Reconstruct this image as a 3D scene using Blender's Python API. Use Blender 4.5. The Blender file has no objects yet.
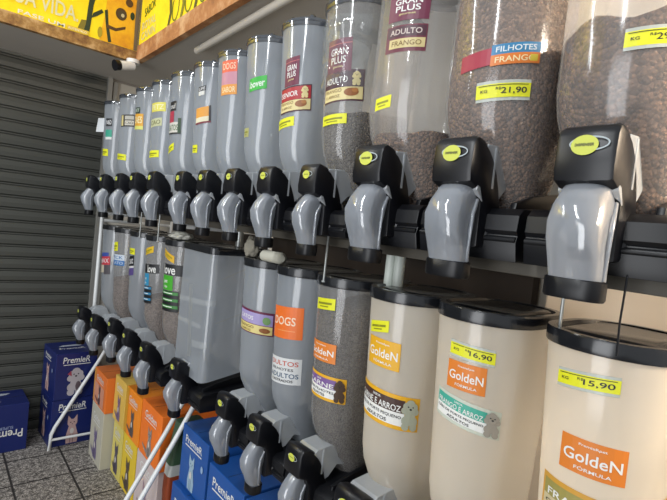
import bpy, bmesh, math, random
from mathutils import Vector, Matrix
random.seed(7)
C = bpy.context.scene.collection
sc = bpy.context.scene
S = 0.7          # metres per layout unit
H = 1.54         # eye height of the camera

# ------------------------------------------------------------------ camera
yaw, pit, rol, fpx = 0.71127, -0.045303, 0.108969, 471.24
F = Vector((math.sin(yaw)*math.cos(pit), math.cos(yaw)*math.cos(pit), math.sin(pit)))
R0 = Vector((math.cos(yaw), -math.sin(yaw), 0)); U0 = R0.cross(F)
Rr = R0*math.cos(rol) + U0*math.sin(rol); Uu = -R0*math.sin(rol) + U0*math.cos(rol)
cam = bpy.data.objects.new('camera', bpy.data.cameras.new('camera')); C.objects.link(cam)
cam.matrix_world = Matrix(((Rr.x, Uu.x, -F.x, 0), (Rr.y, Uu.y, -F.y, 0), (Rr.z, Uu.z, -F.z, H), (0, 0, 0, 1)))
cam.data.sensor_width = 36; cam.data.lens = fpx/667*36; cam.data.clip_start = 0.02
sc.camera = cam

# ------------------------------------------------------------------ light
sc.view_settings.view_transform = 'Standard'; sc.view_settings.look = 'None'
sc.view_settings.gamma = 1; sc.view_settings.use_curve_mapping = False
sc.view_settings.exposure = 0.55
w = bpy.data.worlds.new('street_daylight'); sc.world = w; w.use_nodes = True
w.node_tree.nodes['Background'].inputs[0].default_value = (0.92, 0.96, 1.0, 1)
w.node_tree.nodes['Background'].inputs[1].default_value = 0.45

def area(name, loc, target, sx, sy, power, col):
    l = bpy.data.lights.new(name, 'AREA'); l.shape = 'RECTANGLE'; l.size = sx; l.size_y = sy
    l.energy = power; l.color = col
    o = bpy.data.objects.new(name, l); C.objects.link(o); o.location = loc
    o.rotation_euler = (Vector(target) - Vector(loc)).to_track_quat('-Z', 'Y').to_euler()
    return o
area('shop_tube_light', (-0.9, 0.6, 2.9), (0.7, 1.4, 1.3), 0.10, 1.4, 18, (0.95, 0.98, 1.0))
area('shop_tube_light', (-1.1, 2.6, 2.9), (0.7, 2.4, 1.3), 0.10, 1.4, 16, (0.95, 0.98, 1.0))
area('street_opening_light', (-2.6, 0.4, 1.2), (0.9, 2.0, 2.0), 1.6, 2.4, 42, (0.95, 0.97, 1.0))
area('warm_shop_light', (1.10, -0.9, 2.2), (1.25, 0.7, 1.2), 0.5, 0.3, 34, (1.0, 0.84, 0.66))

# ------------------------------------------------------------------ materials
MATS = {}
def rgb(h):
    if isinstance(h, str):
        v = [int(h[i:i+2], 16)/255 for i in (0, 2, 4)]
        return tuple(((c/12.92) if c <= 0.04045 else ((c+0.055)/1.055)**2.4) for c in v) + (1,)
    return tuple(h) + (1,)
def mat(name, col='808080', rough=0.6, metal=0.0, bump=0.0, bscale=40, vary=0.0, spec=0.5, coat=0.0, vscale=8):
    if name in MATS: return MATS[name]
    m = bpy.data.materials.new(name); m.use_nodes = True; nt = m.node_tree; b = nt.nodes['Principled BSDF']
    c = rgb(col)
    b.inputs['Base Color'].default_value = c; b.inputs['Roughness'].default_value = rough
    b.inputs['Metallic'].default_value = metal; b.inputs['Specular IOR Level'].default_value = spec
    b.inputs['Coat Weight'].default_value = coat
    tc = nt.nodes.new('ShaderNodeTexCoord')
    if vary or bump:
        n = nt.nodes.new('ShaderNodeTexNoise'); n.inputs['Scale'].default_value = vscale; n.inputs['Detail'].default_value = 6
        nt.links.new(tc.outputs['Object'], n.inputs['Vector'])
        if vary:
            mx = nt.nodes.new('ShaderNodeMix'); mx.data_type = 'RGBA'
            mx.inputs[6].default_value = tuple(max(0, x*(1-vary)) for x in c[:3]) + (1,)
            mx.inputs[7].default_value = tuple(min(1, x*(1+vary)) for x in c[:3]) + (1,)
            nt.links.new(n.outputs['Fac'], mx.inputs[0]); nt.links.new(mx.outputs[2], b.inputs['Base Color'])
    if bump:
        n2 = nt.nodes.new('ShaderNodeTexNoise'); n2.inputs['Scale'].default_value = bscale; n2.inputs['Detail'].default_value = 4
        nt.links.new(tc.outputs['Object'], n2.inputs['Vector'])
        bp = nt.nodes.new('ShaderNodeBump'); bp.inputs['Strength'].default_value = bump; bp.inputs['Distance'].default_value = 0.01
        nt.links.new(n2.outputs['Fac'], bp.inputs['Height']); nt.links.new(bp.outputs[0], b.inputs['Normal'])
    MATS[name] = m; return m

def plastic(name, col, see=0.35, rough=0.18, trans=0.5, gloss=0.06, clear='ffffff', wave=0.05):
    """thin translucent plastic: diffuse + translucent + clear + gloss"""
    if name in MATS: return MATS[name]
    m = bpy.data.materials.new(name); m.use_nodes = True; nt = m.node_tree; nt.nodes.clear(); L = nt.links.new
    out = nt.nodes.new('ShaderNodeOutputMaterial')
    d = nt.nodes.new('ShaderNodeBsdfDiffuse'); t = nt.nodes.new('ShaderNodeBsdfTranslucent')
    d.inputs[0].default_value = rgb(col); t.inputs[0].default_value = rgb(col)
    tc = nt.nodes.new('ShaderNodeTexCoord'); n = nt.nodes.new('ShaderNodeTexNoise'); n.inputs['Scale'].default_value = 7
    L(tc.outputs['Object'], n.inputs['Vector'])
    bp = nt.nodes.new('ShaderNodeBump'); bp.inputs['Strength'].default_value = wave*6; bp.inputs['Distance'].default_value = 0.01
    L(n.outputs['Fac'], bp.inputs['Height'])
    a = nt.nodes.new('ShaderNodeMixShader'); a.inputs[0].default_value = trans; L(d.outputs[0], a.inputs[1]); L(t.outputs[0], a.inputs[2])
    tr = nt.nodes.new('ShaderNodeBsdfTransparent'); tr.inputs[0].default_value = rgb(clear)
    b = nt.nodes.new('ShaderNodeMixShader'); b.inputs[0].default_value = see; L(a.outputs[0], b.inputs[1]); L(tr.outputs[0], b.inputs[2])
    g = nt.nodes.new('ShaderNodeBsdfGlossy'); g.inputs['Roughness'].default_value = rough; L(bp.outputs[0], g.inputs['Normal'])
    fr = nt.nodes.new('ShaderNodeLayerWeight'); fr.inputs[0].default_value = 0.25
    ma = nt.nodes.new('ShaderNodeMath'); ma.operation = 'MULTIPLY_ADD'; ma.inputs[1].default_value = 0.30; ma.inputs[2].default_value = gloss
    L(fr.outputs['Fresnel'], ma.inputs[0])
    e = nt.nodes.new('ShaderNodeMixShader'); L(ma.outputs[0], e.inputs[0]); L(b.outputs[0], e.inputs[1]); L(g.outputs[0], e.inputs[2])
    L(e.outputs[0], out.inputs[0]); MATS[name] = m; return m

def kibble_mat(name, c1, c2, scale):
    if name in MATS: return MATS[name]
    m = bpy.data.materials.new(name); m.use_nodes = True; nt = m.node_tree; b = nt.nodes['Principled BSDF']; L = nt.links.new
    tc = nt.nodes.new('ShaderNodeTexCoord'); v = nt.nodes.new('ShaderNodeTexVoronoi'); v.inputs['Scale'].default_value = scale
    L(tc.outputs['Object'], v.inputs['Vector'])
    r = nt.nodes.new('ShaderNodeSeparateColor'); L(v.outputs['Color'], r.inputs[0])
    mx = nt.nodes.new('ShaderNodeMix'); mx.data_type = 'RGBA'; mx.inputs[6].default_value = rgb(c1); mx.inputs[7].default_value = rgb(c2)
    L(r.outputs[0], mx.inputs[0]); L(mx.outputs[2], b.inputs['Base Color'])
    bp = nt.nodes.new('ShaderNodeBump'); bp.invert = True; bp.inputs['Strength'].default_value = 1.0; bp.inputs['Distance'].default_value = 0.03
    L(v.outputs['Distance'], bp.inputs['Height']); L(bp.outputs[0], b.inputs['Normal'])
    b.inputs['Roughness'].default_value = 0.8; MATS[name] = m; return m

def tile_mat():
    m = bpy.data.materials.new('speckled_paving'); m.use_nodes = True; nt = m.node_tree; b = nt.nodes['Principled BSDF']; L = nt.links.new
    tc = nt.nodes.new('ShaderNodeTexCoord')
    mp = nt.nodes.new('ShaderNodeMapping'); mp.inputs['Location'].default_value = (-0.98*S, -4.08*S, 0); L(tc.outputs['Object'], mp.inputs[0])
    br = nt.nodes.new('ShaderNodeTexBrick'); br.offset = 0; br.squash = 1
    br.inputs['Scale'].default_value = 1; br.inputs['Brick Width'].default_value = 0.28; br.inputs['Row Height'].default_value = 0.28
    br.inputs['Mortar Size'].default_value = 0.006; br.inputs['Mortar Smooth'].default_value = 0.3
    L(mp.outputs[0], br.inputs['Vector'])
    v = nt.nodes.new('ShaderNodeTexVoronoi'); v.inputs['Scale'].default_value = 75; v.feature = 'DISTANCE_TO_EDGE'; L(tc.outputs['Object'], v.inputs['Vector'])
    n = nt.nodes.new('ShaderNodeTexNoise'); n.inputs['Scale'].default_value = 45; n.inputs['Detail'].default_value = 8; L(tc.outputs['Object'], n.inputs['Vector'])
    cr = nt.nodes.new('ShaderNodeValToRGB'); cr.color_ramp.elements[0].position = 0.35; cr.color_ramp.elements[1].position = 0.68
    cr.color_ramp.elements[0].color = rgb('5a5652'); cr.color_ramp.elements[1].color = rgb('c6c0b8'); L(n.outputs['Fac'], cr.inputs[0])
    ve = nt.nodes.new('ShaderNodeMath'); ve.operation = 'LESS_THAN'; ve.inputs[1].default_value = 0.07; L(v.outputs['Distance'], ve.inputs[0])
    m1 = nt.nodes.new('ShaderNodeMix'); m1.data_type = 'RGBA'; m1.inputs[7].default_value = rgb('4a4643'); L(ve.outputs[0], m1.inputs[0]); L(cr.outputs[0], m1.inputs[6])
    m2 = nt.nodes.new('ShaderNodeMix'); m2.data_type = 'RGBA'; m2.inputs[7].default_value = rgb('2e2b29'); L(br.outputs['Fac'], m2.inputs[0]); L(m1.outputs[2], m2.inputs[6])
    L(m2.outputs[2], b.inputs['Base Color'])
    bp = nt.nodes.new('ShaderNodeBump'); bp.inputs['Distance'].default_value = 0.004; bp.invert = True; L(br.outputs['Fac'], bp.inputs['Height']); L(bp.outputs[0], b.inputs['Normal'])
    b.inputs['Roughness'].default_value = 0.7; return m

def rust_mat(name, c0, c1, c2, scale=9):
    m = bpy.data.materials.new(name); m.use_nodes = True; nt = m.node_tree; b = nt.nodes['Principled BSDF']; L = nt.links.new
    tc = nt.nodes.new('ShaderNodeTexCoord'); n = nt.nodes.new('ShaderNodeTexNoise'); n.inputs['Scale'].default_value = scale; n.inputs['Detail'].default_value = 9
    n.inputs['Roughness'].default_value = 0.7; L(tc.outputs['Object'], n.inputs['Vector'])
    cr = nt.nodes.new('ShaderNodeValToRGB'); e = cr.color_ramp.elements
    e[0].position = 0.38; e[0].color = rgb(c0); e[1].position = 0.64; e[1].color = rgb(c2)
    k = e.new(0.5); k.color = rgb(c1); L(n.outputs['Fac'], cr.inputs[0]); L(cr.outputs[0], b.inputs['Base Color'])
    b.inputs['Roughness'].default_value = 0.85; return m

BLACK = mat('black_plastic', '0d0e13', 0.34, spec=0.4, bump=0.03, bscale=12)
BLACK_TRAY = mat('black_tray_plastic', '0b0c10', 0.36, spec=0.35)
LIDM = mat('black_lid_plastic', '15171b', 0.2, spec=0.6)
SMOKE = plastic('smoky_lid_plastic', '3c4450', see=0.35, rough=0.1, gloss=0.14)
BODY = plastic('frosted_canister_plastic', 'bcc3cb', see=0.50, rough=0.13, trans=0.38, gloss=0.07)
BODYC = plastic('clear_canister_plastic', 'd2d0ce', see=0.72, rough=0.12, trans=0.45, gloss=0.05)
BODYG = plastic('milky_canister_plastic', 'fbf3e4', see=0.34, rough=0.16, trans=0.5, gloss=0.05)
THROAT = plastic('frosted_throat_plastic', 'e4e9ee', see=0.36, rough=0.16, trans=0.4, gloss=0.10)
SPOUT = plastic('grey_spout_plastic', 'b0b6bf', see=0.36, rough=0.12, trans=0.35, gloss=0.12, wave=0.5)
YEL = mat('yellow_badge', 'bcc24e', 0.4); WHITE = mat('white_print', 'd8d8d4', 0.5); INK = mat('dark_print', '232326', 0.5)
TAG = mat('price_tag_yellow', 'd2d222', 0.45)
PAINT = mat('white_painted_tube', 'dcdedd', 0.3, coat=0.3)
STEEL = mat('grey_metal', 'a2a5a3', 0.35, metal=0.6)
def pc(h, r=0.45):
    v = [int(h[i:i+2], 16)*.88 for i in (0, 2, 4)]
    return mat('print_' + h, '%02x%02x%02x' % tuple(int(q) for q in v), r)

# ------------------------------------------------------------------ mesh helpers
def mesh_obj(name, bm, mats, parent=None, smooth=False, loc=None):
    me = bpy.data.meshes.new(name); bm.normal_update(); bm.to_mesh(me); bm.free()
    for m in (mats if isinstance(mats, (list, tuple)) else [mats]): me.materials.append(m)
    if smooth: me.polygons.foreach_set('use_smooth', [True]*len(me.polygons))
    o = bpy.data.objects.new(name, me); C.objects.link(o)
    if parent: o.parent = parent
    if loc: o.location = loc
    return o
def smooth_by_angle(o, deg=35):
    me = o.data; bm = bmesh.new(); bm.from_mesh(me)
    for e in bm.edges:
        e.smooth = not (len(e.link_faces) == 2 and e.calc_face_angle(0) > math.radians(deg))
    for f in bm.faces: f.smooth = True
    bm.to_mesh(me); bm.free(); return o
def add_box(bm, x0, y0, z0, x1, y1, z1, mi=0, bevel=0.0):
    vs = [bm.verts.new((x, y, z)) for x in (x0, x1) for y in (y0, y1) for z in (z0, z1)]
    fs = [bm.faces.new([vs[i] for i in q]) for q in ((0, 1, 3, 2), (4, 6, 7, 5), (0, 4, 5, 1), (2, 3, 7, 6), (0, 2, 6, 4), (1, 5, 7, 3))]
    bmesh.ops.recalc_face_normals(bm, faces=fs)
    for f in fs: f.material_index = mi
    if bevel:
        es = list({e for f in fs for e in f.edges})
        r = bmesh.ops.bevel(bm, geom=es, offset=bevel, segments=2, affect='EDGES', profile=0.5)
        for f in r['faces']: f.material_index = mi
def loft(bm, rings, cap0=True, cap1=True, mi=0):
    R = [[bm.verts.new(p) for p in r] for r in rings]; n = len(R[0]); fs = []
    for a, b in zip(R, R[1:]):
        for i in range(n): fs.append(bm.faces.new((a[i], a[(i+1) % n], b[(i+1) % n], b[i])))
    if cap0: fs.append(bm.faces.new(R[0][::-1]))
    if cap1: fs.append(bm.faces.new(R[-1]))
    for f in fs: f.material_index = mi
    bmesh.ops.recalc_face_normals(bm, faces=fs)
    return R
def tube(bm, pts, r, n=12, mi=0):
    pts = [Vector(p) for p in pts]; rings = []
    for i, p in enumerate(pts):
        d = ((pts[min(i+1, len(pts)-1)] - p).normalized() + (p - pts[max(i-1, 0)]).normalized()).normalized()
        a = d.cross(Vector((0, 0, 1)));  a = a if a.length > 0.05 else d.cross(Vector((0, 1, 0)))
        if i and a.dot(pa) < 0: a = -a
        a.normalize(); pa = a; b = d.cross(a).normalized()
        rr = r[i] if isinstance(r, (list, tuple)) else r
        rings.append([p + a*math.cos(t)*rr + b*math.sin(t)*rr for t in [2*math.pi*k/n for k in range(n)]])
    loft(bm, rings, mi=mi)
def rounded(x0, x1, y0, y1, r, z, n=6):
    """plan outline of a rounded rectangle"""
    pts = []; r = min(r, (x1-x0)/2-1e-4, (y1-y0)/2-1e-4)
    for cx, cy, a0 in ((x1-r, y1-r, 0), (x0+r, y1-r, 90), (x0+r, y0+r, 180), (x1-r, y0+r, 270)):
        for k in range(n+1):
            a = math.radians(a0 + 90*k/n); pts.append(Vector((cx + r*math.cos(a), cy + r*math.sin(a), z)))
    return pts
def extrude_profile(bm, prof, y0, y1, mi=0, bevel=0.0):
    """prof in (x,z) -> solid between y0 and y1"""
    R = loft(bm, [[Vector((x, y0, z)) for x, z in prof], [Vector((x, y1, z)) for x, z in prof]], mi=mi)
    if bevel:
        es = set()
        for r in R:
            for i in range(len(r)):
                e = bm.edges.get((r[i], r[(i+1) % len(r)]));  es.add(e)
        bmesh.ops.bevel(bm, geom=list(es), offset=bevel, segments=2, affect='EDGES', profile=0.5)

# ------------------------------------------------------------------ thing helpers
def thing(name, label, cat, loc=(0, 0, 0), rz=0, group=None):
    o = bpy.data.objects.new(name, None); C.objects.link(o); o.empty_display_size = 0.05
    o.location = loc; o.rotation_euler = (0, 0, rz); return tag(o, label, cat, group)
def tag(o, label, cat, group=None, kind=None):
    o['label'] = label; o['category'] = cat
    if group: o['group'] = group
    if kind: o['kind'] = kind
    return o
def struct(o): o['kind'] = 'structure'; return o
CACHE = {}
def part(name, key, build, mats, parent, smooth=None, label=None):
    """a part; repeats of the same shape share their mesh"""
    if key is not None and key in CACHE:
        o = CACHE[key].copy(); C.objects.link(o); o.name = name; o.parent = parent
        o.data = CACHE[key].data
    else:
        bm = bmesh.new(); build(bm); o = mesh_obj(name, bm, mats, parent)
        if smooth: smooth_by_angle(o, smooth)
        if key is not None: CACHE[key] = o
    if label: o['label'] = label
    return o

# ------------------------------------------------------------------ printed surfaces
TXT = {}
def text_shape(s):
    if s in TXT: return TXT[s]
    cu = bpy.data.curves.new('t', 'FONT'); cu.body = s; cu.size = 1; cu.offset = 0.012; cu.resolution_u = 3
    ob = bpy.data.objects.new('t', cu); C.objects.link(ob)
    dg = bpy.context.evaluated_depsgraph_get(); dg.update()
    me = bpy.data.meshes.new_from_object(ob.evaluated_get(dg))
    vs = [(v.co.x, v.co.y) for v in me.vertices]; fs = [tuple(p.vertices) for p in me.polygons]
    bpy.data.objects.remove(ob); bpy.data.curves.remove(cu); bpy.data.meshes.remove(me)
    x0 = min(v[0] for v in vs); x1 = max(v[0] for v in vs); y0 = min(v[1] for v in vs); y1 = max(v[1] for v in vs)
    TXT[s] = ([((v[0]-x0), (v[1]-y0)) for v in vs], fs, x1-x0, y1-y0); return TXT[s]
class Print:
    """flat artwork in (s, z); s runs to the viewer's right"""
    def __init__(self): self.it = []; self.lay = 0; self.mats = []
    def mi(self, m):
        if m not in self.mats: self.mats.append(m)
        return self.mats.index(m)
    def poly(self, pts, m):
        self.lay += 1; self.it.append((list(pts), [tuple(range(len(pts)))], self.mi(m), self.lay)); return self
    def rect(self, s0, z0, s1, z1, m, sh=0): return self.poly([(s0, z0), (s1, z0+sh), (s1, z1+sh), (s0, z1)], m)
    def ell(self, s, z, a, b, m, n=20): return self.poly([(s + a*math.cos(2*math.pi*k/n), z + b*math.sin(2*math.pi*k/n)) for k in range(n)], m)
    def ring(self, s, z, a, b, w_, m, n=24, k0=0, k1=None):
        self.lay += 1; k1 = n if k1 is None else k1; v = []; f = []
        for k in range(k0, k1+1):
            t = 2*math.pi*k/n; v += [(s+a*math.cos(t), z+b*math.sin(t)), (s+(a-w_)*math.cos(t), z+(b-w_)*math.sin(t))]
        for k in range(k1-k0): f.append((2*k, 2*k+1, 2*k+3, 2*k+2))
        self.it.append((v, f, self.mi(m), self.lay)); return self
    def text(self, st, s, z, h, m, width=None, rot=0.0, shear=0.0):
        vs, fs, W_, H_ = text_shape(st); self.lay += 1; k = h/H_; kx = k if width is None else width/W_
        c, d = math.cos(rot), math.sin(rot); o = []
        for x, y in vs:
            x = (x-W_/2)*kx + (y-H_/2)*k*shear; y = (y-H_/2)*k; o.append((s + x*c - y*d, z + x*d + y*c))
        self.it.append((o, fs, self.mi(m), self.lay)); return self
    def shift(self, ds, dz, sh=0.0):
        self.it = [([(a+ds, b+dz+sh*a) for a, b in v], f, m, l) for v, f, m, l in self.it]; return self
    def fit(self, s0, s1, z, h, slant=0.0):
        A = [p for it in self.it for p in it[0]]; a0 = min(p[0] for p in A); a1 = max(p[0] for p in A); b0 = min(p[1] for p in A); b1 = max(p[1] for p in A)
        f = lambda a, b: (s0+(a-a0)/(a1-a0)*(s1-s0), z+((b-b0)/(b1-b0)-.5)*h + ((a-a0)/(a1-a0)-.5)*slant)
        self.it = [([f(a, b) for a, b in v], q, m, l) for v, q, m, l in self.it]; return self
    def build(self, bm, fn, step=None, lift=0.0012, gap=0.0002):
        for v, f, mi, lay in self.it:
            t = bmesh.new(); V = [t.verts.new((a, 0, b)) for a, b in v]
            for q in f:
                try: t.faces.new([V[i] for i in q])
                except ValueError: pass
            if step:
                a0 = min(a for a, b in v); a1 = max(a for a, b in v); k = math.ceil(a0/step)
                while k*step < a1:
                    bmesh.ops.bisect_plane(t, geom=t.verts[:]+t.edges[:]+t.faces[:], plane_co=(k*step, 0, 0), plane_no=(1, 0, 0)); k += 1
            t.verts.index_update()
            nv = [bm.verts.new(fn(q.co.x, q.co.z, lift + gap*lay)) for q in t.verts]
            for q in t.faces:
                try:
                    g = bm.faces.new([nv[x.index] for x in q.verts]); g.material_index = mi
                except ValueError: pass
            t.free()
        bmesh.ops.recalc_face_normals(bm, faces=bm.faces)
def print_obj(name, pr, fn, parent, step=None, label=None, **kw):
    bm = bmesh.new(); pr.build(bm, fn, step, **kw); o = mesh_obj(name, bm, pr.mats, parent)
    if label: o['label'] = label
    return o

# ================================================================== SETTING
def P(x, y, z): return Vector((x*S, y*S, H + z*S))
FL = -2.2; TOP = 1.215; WX = 2.0; YE = 5.05
bm = bmesh.new(); add_box(bm, -3.6, -2.6, -0.1, WX*S+0.15, YE*S+0.6, 0); struct(mesh_obj('floor', bm, tile_mat()))
GREYC = mat('ceiling_paint', 'b5aea4', 0.85, vary=0.10, bump=0.05, bscale=30, vscale=2.5)
WALLM = mat('aged_wall_paint', 'a9a59c', 0.8, vary=0.08, bump=0.06, bscale=25, vscale=3)
CREAM = mat('cream_cabinet_laminate', 'e8d8c2', 0.5)
bm = bmesh.new(); add_box(bm, WX*S, -2.6, 0, WX*S+0.12, YE*S, H+TOP*S); struct(mesh_obj('wall_right', bm, WALLM))
# far wall: pier beside the shutter, lintel over it
bm = bmesh.new(); add_box(bm, 1.27*S, YE*S, 0, WX*S+0.12, YE*S+0.15, H+TOP*S); add_box(bm, -3.6, YE*S+0.02, H+(TOP-0.02)*S, 1.27*S, YE*S+0.15, H+1.9*S)
add_box(bm, 1.27*S, YE*S, H+TOP*S, WX*S+0.12, YE*S+0.15, H+1.9*S)
struct(mesh_obj('wall_far', bm, WALLM))
# soffit: along the shutter and along the racks
bm = bmesh.new()
add_box(bm, -3.6, 4.22*S, H+TOP*S, WX*S+0.12, YE*S+0.15, H+(TOP+.06)*S)
add_box(bm, 1.235*S, -2.6, H+TOP*S, WX*S+0.12, 4.22*S, H+(TOP+.06)*S)
struct(mesh_obj('ceiling', bm, GREYC))
bm = bmesh.new(); add_box(bm, 1.27*S, YE*S-0.008, H+(TOP-.02)*S, WX*S, YE*S, H+TOP*S)
struct(mesh_obj('trim_1', bm, mat('plaster_bead', '77726b', 0.8)))

# rolling shutter: slats with curled seams
SH = mat('grey_painted_steel_shutter', '43443f', 0.5, metal=0.0, vary=0.12, vscale=3, bump=0.04, bscale=18)
sh = thing('door_1', 'dark grey rolling steel shutter closed at the far end', 'shutter', (0, YE*S, 0)); del sh['label']; del sh['category']; struct(sh)
def shutter(bm):
    prof = []; z = 0.0; p = 0.0765; top = H + TOP*S
    while z < top:
        for dz, dy in ((0.0, 0.0), (0.004, -0.006), (0.030, -0.009), (0.056, -0.006), (0.060, -0.004), (0.0615, 0.008), (0.0635, 0.008), (0.065, -0.004), (0.0725, -0.004), (0.074, 0.008)):
            prof.append((dy, min(z+dz, top)))
        z += p
    a = [bm.verts.new((-3.6, y, z)) for y, z in prof]; b = [bm.verts.new((1.25*S, y, z)) for y, z in prof]
    for i in range(len(prof)-1):
        if prof[i+1][1] - prof[i][1] < 1e-5: continue
        bm.faces.new((a[i], b[i], b[i+1], a[i+1]))
    add_box(bm, -3.6, 0.02, 0, 1.25*S, 0.03, top)
bm = bmesh.new(); shutter(bm); o = mesh_obj('shutter_curtain', bm, SH, sh)
bm = bmesh.new(); add_box(bm, 1.235*S, -0.035, 0, 1.275*S, 0.03, H+TOP*S); add_box(bm, 1.29*S, -0.02, 0, 1.33*S, 0.0, H+TOP*S-0.02)
mesh_obj('guide_rail', bm, mat('grey_guide_rail', '7e7d78', 0.5), sh)

# ================================================================== SIGNS over the soffit edge
RUST = rust_mat('peeling_brown_edge', '6a4526', '96703c', 'c4a070', 9)
RUST2 = rust_mat('weathered_orange_edge', '8a5a34', 'a87142', 'c9a074', 5)
YG = rust_mat('sun_faded_yellow_print', 'd9b800', 'efcf08', 'f3da20', 2)
ORP = rust_mat('orange_yellow_print', 'c8801a', 'e0a015', 'eeb81c', 3)
t = thing('fascia_sign', 'yellow fascia sign over the shutter reading VIDA, with peeling brown lower edge', 'sign', P(0, 4.2, TOP))
bm = bmesh.new(); add_box(bm, -3.6, 0, 0.048, 1.235*S, 0.02, 0.75); mesh_obj('sign_panel', bm, YG, t)
bm = bmesh.new(); add_box(bm, -3.6, -0.003, -0.012, 1.235*S, 0.03, 0.048); mesh_obj('edge_strip', bm, RUST, t)
pr = Print()
DK = pc('2c3a1c', .7); BR = pc('5b3c17', .7); GR = pc('6e7a1e', .7)
pr.poly([(.66, .05), (.86, .05), (.86, .70), (.70, .70), (.68, .2)], ORP)
pr.poly([(.55, .075), (.585, .05), (.60, .08), (.592, .13), (.565, .125)], pc('8a7a20', .7))
pr.poly([(.575, .052), (.605, .048), (.612, .12), (.618, .22), (.64, .33), (.605, .36), (.592, .2), (.588, .11)], DK)
pr.poly([(.612, .15), (.64, .17), (.67, .20), (.66, .215), (.62, .18)], DK)
pr.poly([(.675, .215), (.69, .225), (.70, .15), (.722, .055), (.705, .05), (.688, .13)], DK)
pr.poly([(.69, .145), (.74, .14), (.79, .165), (.79, .150), (.74, .122), (.69, .125)], BR)
pr.ell(.762, .225, .030, .034, BR); pr.ell(.765, .222, .021, .024, pc('4a3f33')); pr.ell(.770, .220, .009, .010, pc('d6c9a8'))
pr.ell(.80, .30, .02, .022, BR); pr.ell(.822, .235, .012, .022, DK); pr.ell(.66, .09, .012, .03, pc('b5a020'))
pr.poly([(.842, .05), (.860, .05), (.862, .70), (.846, .70), (.838, .25)], pc('7c6a50', .8))
pr.text('PRA SUA VIDA.', .315, .142, .078, pc('efe9b8'), width=.47)
pr.text('FASE UM', .385, .0625, .020, pc('f7f2da'), width=.21)
pr.rect(.50, .050, .605, .074, pc('efc93a')); pr.text('AUTENTICO', .55, .062, .012, pc('f7f2da'), width=.09)
print_obj('lettering', pr, lambda s, z, o: Vector((s, -o, z)), t, lift=.001)

t = thing('fascia_sign', 'yellow fascia sign running along above the dispensers, orange weathered lower edge', 'sign', P(1.235, 4.2, TOP))
bm = bmesh.new(); add_box(bm, 0, -4.8, 0.07, 0.02, -.002, 0.75); mesh_obj('sign_panel', bm, YG, t)
bm = bmesh.new(); add_box(bm, -0.003, -4.8, -0.012, 0.03, -0.004, 0.078); mesh_obj('edge_strip', bm, RUST2, t)
pr = Print()
pr.rect(.0, .075, .02, .7, pc('7c6a50', .8))
pr.text('SABOR', .17, .255, .05, pc('3c6a20'), width=.17, rot=.1)
pr.text('ROYAL', .17, .175, .045, pc('ece6a8'), width=.22); pr.text('CANIN', .17, .118, .045, pc('ece6a8'), width=.22)
for k in range(8):
    a = .46 + .16*k
    pr.poly([(a, .08), (a+.028, .08), (a+.05, .14), (a+.032, .22), (a+.06, .60), (a+.01, .60), (a, .22), (a+.02, .14)], pc('8a8418', .7) if k % 2 else pc('5f5a1c', .7))
    pr.ring(a+.095, .15, .045, .07, .008, GR, n=18)
print_obj('artwork', pr, lambda s, z, o: Vector((-o, -s, z)), t, lift=.001)

# security camera under the sign corner
t = thing('security_camera', 'small white bullet camera with black lens under the sign corner', 'camera', P(1.17, 4.16, TOP-.018))
WP = mat('white_camera_shell', 'd8d6d2', 0.35)
bm = bmesh.new(); tube(bm, [(0.02, 0, 0), (0.02, 0, -0.02)], .035, 20); tube(bm, [(0.02, 0, -.015), (0.0, -.01, -.045)], .012, 12)
smooth_by_angle(mesh_obj('mount', bm, WP, t))
bm = bmesh.new(); tube(bm, [(0.02, -.01, -.035), (-.06, -.03, -.06)], [.024, .026], 20); smooth_by_angle(mesh_obj('camera_body', bm, WP, t))
bm = bmesh.new(); tube(bm, [(-.058, -.0295, -.0595), (-.085, -.036, -.068)], [.027, .030], 20); smooth_by_angle(mesh_obj('lens_hood', bm, BLACK, t))

# white tube hung under the soffit
t = thing('hanging_tube', 'long cream white tube hung under the ceiling above the upper dispensers', 'tube', P(1.358, 1.9, 1.18))
t.rotation_euler.z = -.0365
bm = bmesh.new(); tube(bm, [(0, -1.15, 0), (0, 1.05, 0), (0, 1.06, 0)], [.017, .017, .012], 16); smooth_by_angle(mesh_obj('tube', bm, mat('cream_tube', 'ddd5c8', 0.4), t))
for y in (-1.0, .98):
    bm = bmesh.new(); tube(bm, [(.0, y, .012), (.012, y+.02, .035), (0, y, .033*S)], .0018, 6); tube(bm, [(-.018, y, 0), (-.01, y, .02), (.0, y, .026), (.018, y, .0)], .0018, 6)
    mesh_obj('wire_hanger', bm, STEEL, t)

# ================================================================== DISPENSERS
def body_outline(x0, x1, a, r, z, n=7): return rounded(x0, x1, -a, a, r, z, n)

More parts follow.
